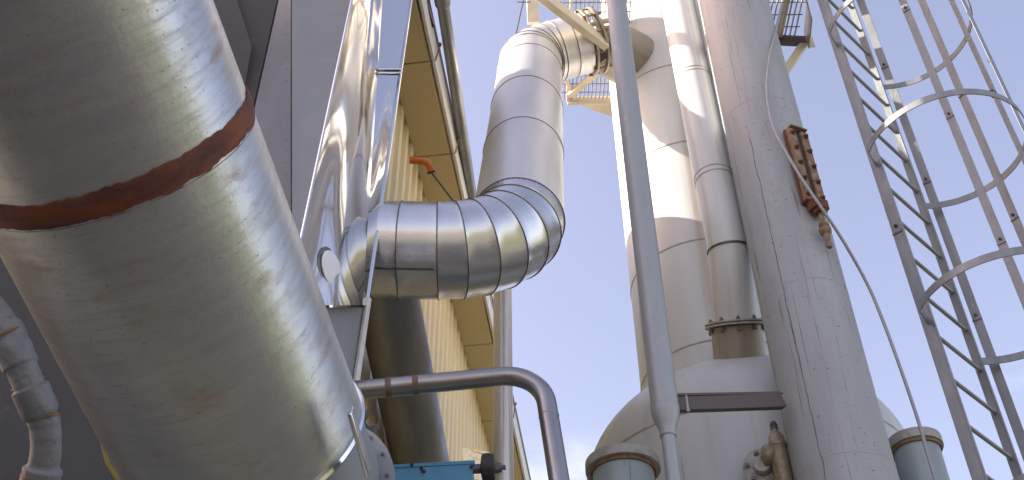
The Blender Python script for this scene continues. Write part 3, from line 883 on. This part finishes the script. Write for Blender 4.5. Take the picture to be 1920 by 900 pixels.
hk = MB(); hk.sweep([p0 + Z * (zb_ - .21) + bt * (.028 * math.cos(t)) + Z * (.028 * math.sin(t)) for t in [k * 2 * math.pi / 18 for k in range(19)]], .006, 8, False); hk.build('shackle', 'rust', bk)

# ------------------------------------------------------------------ loose cable
cp = [(1466, 8, 5.25), (1455, 55, 4.85), (1443, 110, 4.715), (1438, 165, 4.70), (1442, 205, 4.70), (1452, 243, 4.69), (1472, 282, 4.665), (1500, 330, 4.66), (1537, 385, 4.67), (1580, 450, 4.75), (1625, 530, 4.85), (1655, 600, 4.9), (1690, 695, 4.95), (1722, 790, 5.0), (1742, 860, 5.0), (1762, 930, 5.0), (1790, 1060, 5.0)]
cbm = MB(); cbm.sweep(smooth_path([atY(*c_) for c_ in cp], 6), .0095, 10)
tag(cbm.build('hanging_cable', 'cable'), 'long grey cable drooping from the platform across the chalky stack and down past the ladder', 'cable')

# ------------------------------------------------------------------ standpipes with rims
def standpipe(px, py, yy, r, rim, label, zb=0.0):
    p = atY(px, py, yy)
    t = thing('standpipe', label, 'standpipe', (p.x, yy, 0))
    MB().sweep([(p.x, yy, zb), (p.x, yy, p.z * .5), (p.x, yy, p.z - .03)], r, 56).build('pipe', 'bluegrey', t)
    MB().lathe((p.x, yy, p.z), Z, [(-.055, r - .01), (-.055, r + rim * .96), (-.05, r + rim), (-.008, r + rim), (0, r + rim * .96), (.002, .02)], 56).build('rim', 'flange', t)
    MB().lathe((p.x, yy, p.z), Z, [(-.075, r - .01), (-.075, r + .012), (-.056, r + .014)], 56, False).build('gasket', 'rusty_paint', t)
    return t, p
t1, p1 = standpipe(1167, 868, 5.3, .165, .038, 'short blue grey standpipe with stained rim left of the slim pipe')
mb = MB(); mb.bar((p1.x + .02, 5.3 - .166, 0), (p1.x + .02, 5.3 - .166, p1.z - .07), .006, .004, X); mb.build('pipe_seam', 'flange', t1)
t2, p2 = standpipe(1713, 827, 5.35, .125, .024, 'short blue grey standpipe with plain rim between stack and ladder')

# ------------------------------------------------------------------ valve on the vessel
vp = atY(1442, 866, 5.16)
va = thing('ochre_valve', 'small ochre relief valve with round bolted flange in front of the vessel', 'valve', vp)
vd = Vector((-.28, -.92, -.12)).normalized()
vfl = MB().lathe(vp + Vector((0, .12, 0)), vd, [(0, .06), (.06, .06), (.061, .108), (.09, .110), (.094, .104), (.094, .05), (.13, .05), (.15, .045)], 40).build('flange', 'flange', va)
uu = (Z - vd * Z.dot(vd)).normalized(); ww = vd.cross(uu)
for k in range(6):
    a = 2 * math.pi * (k + .25) / 6
    bb = MB(); hexbolt(bb, vp + Vector((0, .12, 0)) + vd * .094 + (uu * math.cos(a) + ww * math.sin(a)) * .085, vd, .017, .012); bb.build('bolt', 'seam', vfl)
bx_, by_ = vp.x + .045, vp.y - .06
zt2 = vert_z(bx_, by_, 790)
MB().lathe((bx_, by_, zt2), Z, [(-.62, .046), (-.30, .046), (-.24, .048), (-.17, .046), (-.165, .050), (-.145, .050), (-.14, .045), (-.10, .040), (-.072, .026), (-.066, .018), (-.05, .018)], 28).build('body', 'valve', va)
MB().lathe((bx_, by_, zt2), Z, [(-.055, .019), (-.045, .021), (-.035, .017), (-.025, .021), (-.015, .017), (-.006, .015), (0, .006)], 18).build('cap', 'channel', va)
MB().lathe((bx_ - .06, by_ + .01, zt2 - .20), X, [(-.03, .02), (-.02, .05), (.0, .055), (.03, .05), (.05, .03)], 24).build('side_port', 'valve', va)

# ------------------------------------------------------------------ lower pipes
q, d = edges_axis(((683, 640), (735, 870)), ((795, 600), (842, 860)), .168)
if d.y < 0: d = -d
a, c = on_axis(q, d, 512), on_axis(q, d, 960)
lo = thing('dark_pipe', 'fat dark steel pipe with rust streak running below the round duct', 'pipe', a)
MB().sweep([a + (c - a) * (k / 10) for k in range(11)], .168, 56).build('pipe', 'darkpipe', lo)
BRD = .042
b0, b1_, b2 = atD(655, 733, 4.82), atD(1010, 700, 4.84), atD(1062, 985, 4.30)
corner = atD(1016, 699, 4.86)
fil = arc(b0, corner, b2, .17, 14)
bp = thing('bent_pipe', 'brown steel pipe bent from level to downward in the lower middle', 'pipe', b0)
MB().sweep([b0, b0.lerp(fil[0], .35), b0.lerp(fil[0], .7)] + fil + [fil[-1].lerp(b2, .5), b2], BRD, 36).build('pipe', 'bent', bp)
for t in (.255, .43):
    p = b0.lerp(fil[0], t)
    MB().ring(p, fil[0] - b0, BRD, .026, .0012, 36).build('rust_band', 'brownband', bp)
MB().ring(b0.lerp(fil[0], .9), fil[0] - b0, BRD, .006, .0015, 36).build('weld_seam', 'bent', bp)
MB().ring(fil[-1].lerp(b2, .12), b2 - fil[-1], BRD, .006, .0015, 36).build('weld_seam', 'bent', bp)
vx = atY(943, 735, 5.45)
p8 = MB(); p8.sweep([(vx.x, 5.45, 7.1 * k / 8) for k in range(9)], .058, 36)
tag(p8.build('upright_pipe', 'pale_pipe'), 'upright shiny aluminium clad pipe at the corner of the cream building', 'pipe')
dpz = 8.0
d1, d2 = atz(830, 6, dpz), atz(886, 380, dpz)
dk = thing('eave_pipe', 'thin dark pipe slanting past the eave with a joint at its upper end', 'pipe', d1)
dd = (d2 - d1).normalized()
MB().sweep([d1 - dd * .02, d1.lerp(d2, .5), d2, d2 + dd * 4.5], .044, 28).build('pipe', 'darkpipe', dk)
MB().lathe(d1 - dd * .12, dd, [(0, .052), (.1, .056), (.13, .054), (.14, .045)], 28).build('joint', 'darkpipe', dk)
MB().sweep([d1 - dd * .08, d1 + Vector((-.12, -.03, .14)), d1 + Vector((-.3, -.05, .25))], .044, 24).build('elbow', 'darkpipe', dk)

# orange pipe bend and its thin rod
op = [atD(x, y, 7.1) for (x, y) in ((768, 300), (784, 301), (798, 304), (806, 312), (809, 324))]
og = thing('orange_spout', 'small bright orange bent spout sticking out under the eave', 'spout', op[0])
MB().sweep(smooth_path(op, 5), .024, 20).build('pipe', 'orange', og)
MB().lathe(op[-1], op[-1] - op[-2], [(-.01, .027), (.004, .027)], 20).build('mouth', 'black', og)
MB().sweep([op[-1], atD(852, 380, 6.9)], .005, 6).build('rod', 'black', og)

# ------------------------------------------------------------------ teal motor with hand wheel, sheet and sprocket
mt = thing('teal_machine', 'teal blue machine box with black wheel on its shaft at the bottom edge', 'machine', atD(815, 900, 5.0))
tl, tr = atD(735, 875, 5.0), atD(886, 867, 5.0)
ax_ = (tr - tl).normalized(); azv = Z; ayv = azv.cross(ax_).normalized()
wd = (tr - tl).length
cen = tl.lerp(tr, .5) + ayv * .2 + Vector((0, 0, -.30))
cas = MB().box(cen, ax_, ayv, azv, wd, .4, .60, .006).build('casing', 'teal', mt)
MB().box(cen + Vector((0, 0, .30)) - ayv * .19, ax_, ayv, azv, wd + .02, .03, .02, .003).build('top_lip', 'teal', mt)
for (x, y) in ((790, 878), (795, 884), (884, 876), (772, 872)):
    bb = MB(); hexbolt(bb, atD(x, y, 4.975), -ayv, .009, .008); bb.build('bolt', 'black', cas)
wc = atD(916, 878, 5.08)
MB().sweep([wc - ax_ * .10, wc + ax_ * .06], .022, 20).build('shaft', 'gunmetal', mt)
MB().lathe(wc, ax_, [(-.035, .03), (-.03, .055), (-.028, .066), (.0, .070), (.026, .066), (.028, .055), (.024, .03)], 40).build('wheel', 'black', mt)
MB().lathe(wc + ax_ * .028, ax_, [(0, .028), (.02, .027), (.022, .012), (.05, .012)], 8).build('hub_nut', 'gunmetal', mt)
sh = MB(); s0 = [atD(868, 839, 5.5), atD(920, 848, 5.5), atD(918, 912, 5.4), atD(866, 912, 5.4)]
sh.prism(s0, (0, .006, 0)); tag(sh.build('loose_sheet', 'foil'), 'pale gold metal sheet standing behind the black wheel', 'sheet')
# sprocket behind the drum end
sc_ = atD(640, 822, 4.2)
gr = thing('sprocket', 'toothed grey sprocket with dark teal guard peeping out beside the drum end', 'sprocket', sc_)
sn = (Rt * .35 - Fw * .9).normalized()
su = (Up - sn * Up.dot(sn)).normalized(); sw = sn.cross(su)
poly = []
NT = 13
for k in range(NT):
    for (da, r) in ((-.16, .108), (-.06, .148), (.06, .150), (.10, .112)):
        a = 2 * math.pi * k / NT + da + .12
        poly.append(sc_ + (su * math.cos(a) + sw * math.sin(a)) * r)
MB().prism(poly, -sn * .02).build('toothed_rim', 'gunmetal', gr)
MB().lathe(sc_ + sn * .004, sn, [(0, .105), (.018, .105), (.02, .09), (.02, .02)], 40).build('guard', 'darkteal', gr)

# ------------------------------------------------------------------ caged ladder
ld = thing('caged_ladder', 'galvanised cage ladder with round hoops climbing up the right side', 'ladder', (2.35, 5.02, 0))
L0 = Vector((2.351, 5.016, 0)); L1 = Vector((2.747, 5.402, 0))
lr = (L1 - L0).normalized(); ln = Vector((lr.y, -lr.x, 0))            # ln points out of the cage side
ZB, ZTOP = 2.0, 12.0
for (p, s) in ((L0, 1), (L1, -1)):
    mb = MB()
    mb.bar(p + Z * ZB, p + Z * ZTOP, .075 if s > 0 else .055, .008, ln)
    mb.bar(p + ln * (.034 if s > 0 else .024) + Z * ZB, p + ln * (.034 if s > 0 else .024) + Z * ZTOP, .008, .020, ln)
    mb.build('stringer', 'ladder', ld)
rung = None
z0 = 5.154
for k in range(-9, 22):
    z = z0 + .2965 * k
    if rung is None:
        mb = MB(); mb.sweep([L0 + lr * .003 + Z * z, L1 - lr * .003 + Z * z], .0125, 14)
        rung = mb.build('rung', 'ladder', ld); zr0 = z
    else: clone(rung, Z * (z - zr0))
CC = Vector((2.351 + .415, 5.016 - .105, 0)); HR = .497
a0 = math.atan2(L0.y - CC.y, L0.x - CC.x); a1 = math.atan2(L1.y - CC.y, L1.x - CC.x)
if a0 > 0: a0 -= 2 * math.pi
def hoop_mesh(z):
    vs, fs, pcs = [], [], []
    n = 64
    pts = [(Vector((CC.x + HR * math.cos(a), CC.y + HR * math.sin(a), 0))) for a in [a0 + .28 + (a1 - a0 - .36) * i / n for i in range(n + 1)]]
    pts = [L0 - ln * .0 + lr * -.006] + pts + [L1 + lr * .006]
    out = []
    for i, p in enumerate(pts):
        e = (p - CC); e.z = 0; e.normalize()
        for (r, dz) in ((-.003, -.025), (.003, -.025), (.003, .025), (-.003, .025)):
            vs.append(p + e * r + Z * (z + dz)); pcs.append((r, i * .05, dz))
    m = len(pts)
    for i in range(m - 1):
        for k in range(4):
            k2 = (k + 1) % 4
            fs.append((i * 4 + k, i * 4 + k2, (i + 1) * 4 + k2, (i + 1) * 4 + k))
    fs.append((0, 1, 2, 3)); fs.append(((m - 1) * 4 + 3, (m - 1) * 4 + 2, (m - 1) * 4 + 1, (m - 1) * 4))
    return MB().add(vs, fs, pcs)
hoops = [4.27, 5.523, 6.805, 8.038, 9.30, 10.55]
h0 = hoop_mesh(hoops[0]).build('hoop', 'ladder', ld)
for z in hoops[1:]: clone(h0, Z * (z - hoops[0]))
def hpt(x, y, z=6.805):
    p = atz(x, y, z); return math.atan2(p.y - CC.y, p.x - CC.x)
for sb_i, ang in enumerate((hpt(1752, 388), hpt(1842, 362), hpt(1880, 341), hpt(1913, 286), hpt(1890, 203))):
    e = Vector((math.cos(ang), math.sin(ang), 0)); tv = Vector((-e.y, e.x, 0))
    p = CC + e * (HR - .0065)
    if sb_i == 0: p = Vector((2.868, 5.458, 0)); tv = Vector((.80, -.60, 0)); e = Vector((.60, .80, 0))
    sb = MB().bar(p + Z * 3.9, p + Z * ZTOP, .058, .006, tv).build('strap', 'ladder', ld)
    for z in (6.15, 7.35, 8.6):
        zz = z + .3 * math.sin(ang * 3)
        bb = MB(); q_ = p - e * .003 + Z * zz
        bb.box(q_ - e * .003, tv, e, Z, .06, .006, .012, .001); hexbolt(bb, q_ + Z * .035 - e * .002, -e, .011, .010)
        bb.build('splice_bolt', 'seam', ld)
for p in (L0,):
    for y in (436,):
        zz = vert_z(p.x, p.y, y)
        bb = MB(); bb.box(p + Z * zz + lr * -.006 - ln * .0, ln, lr, Z, .075, .008, .014, .001); hexbolt(bb, p + Z * (zz + .05) - lr * .006, -lr, .012, .012); bb.build('splice_bolt', 'seam', ld)
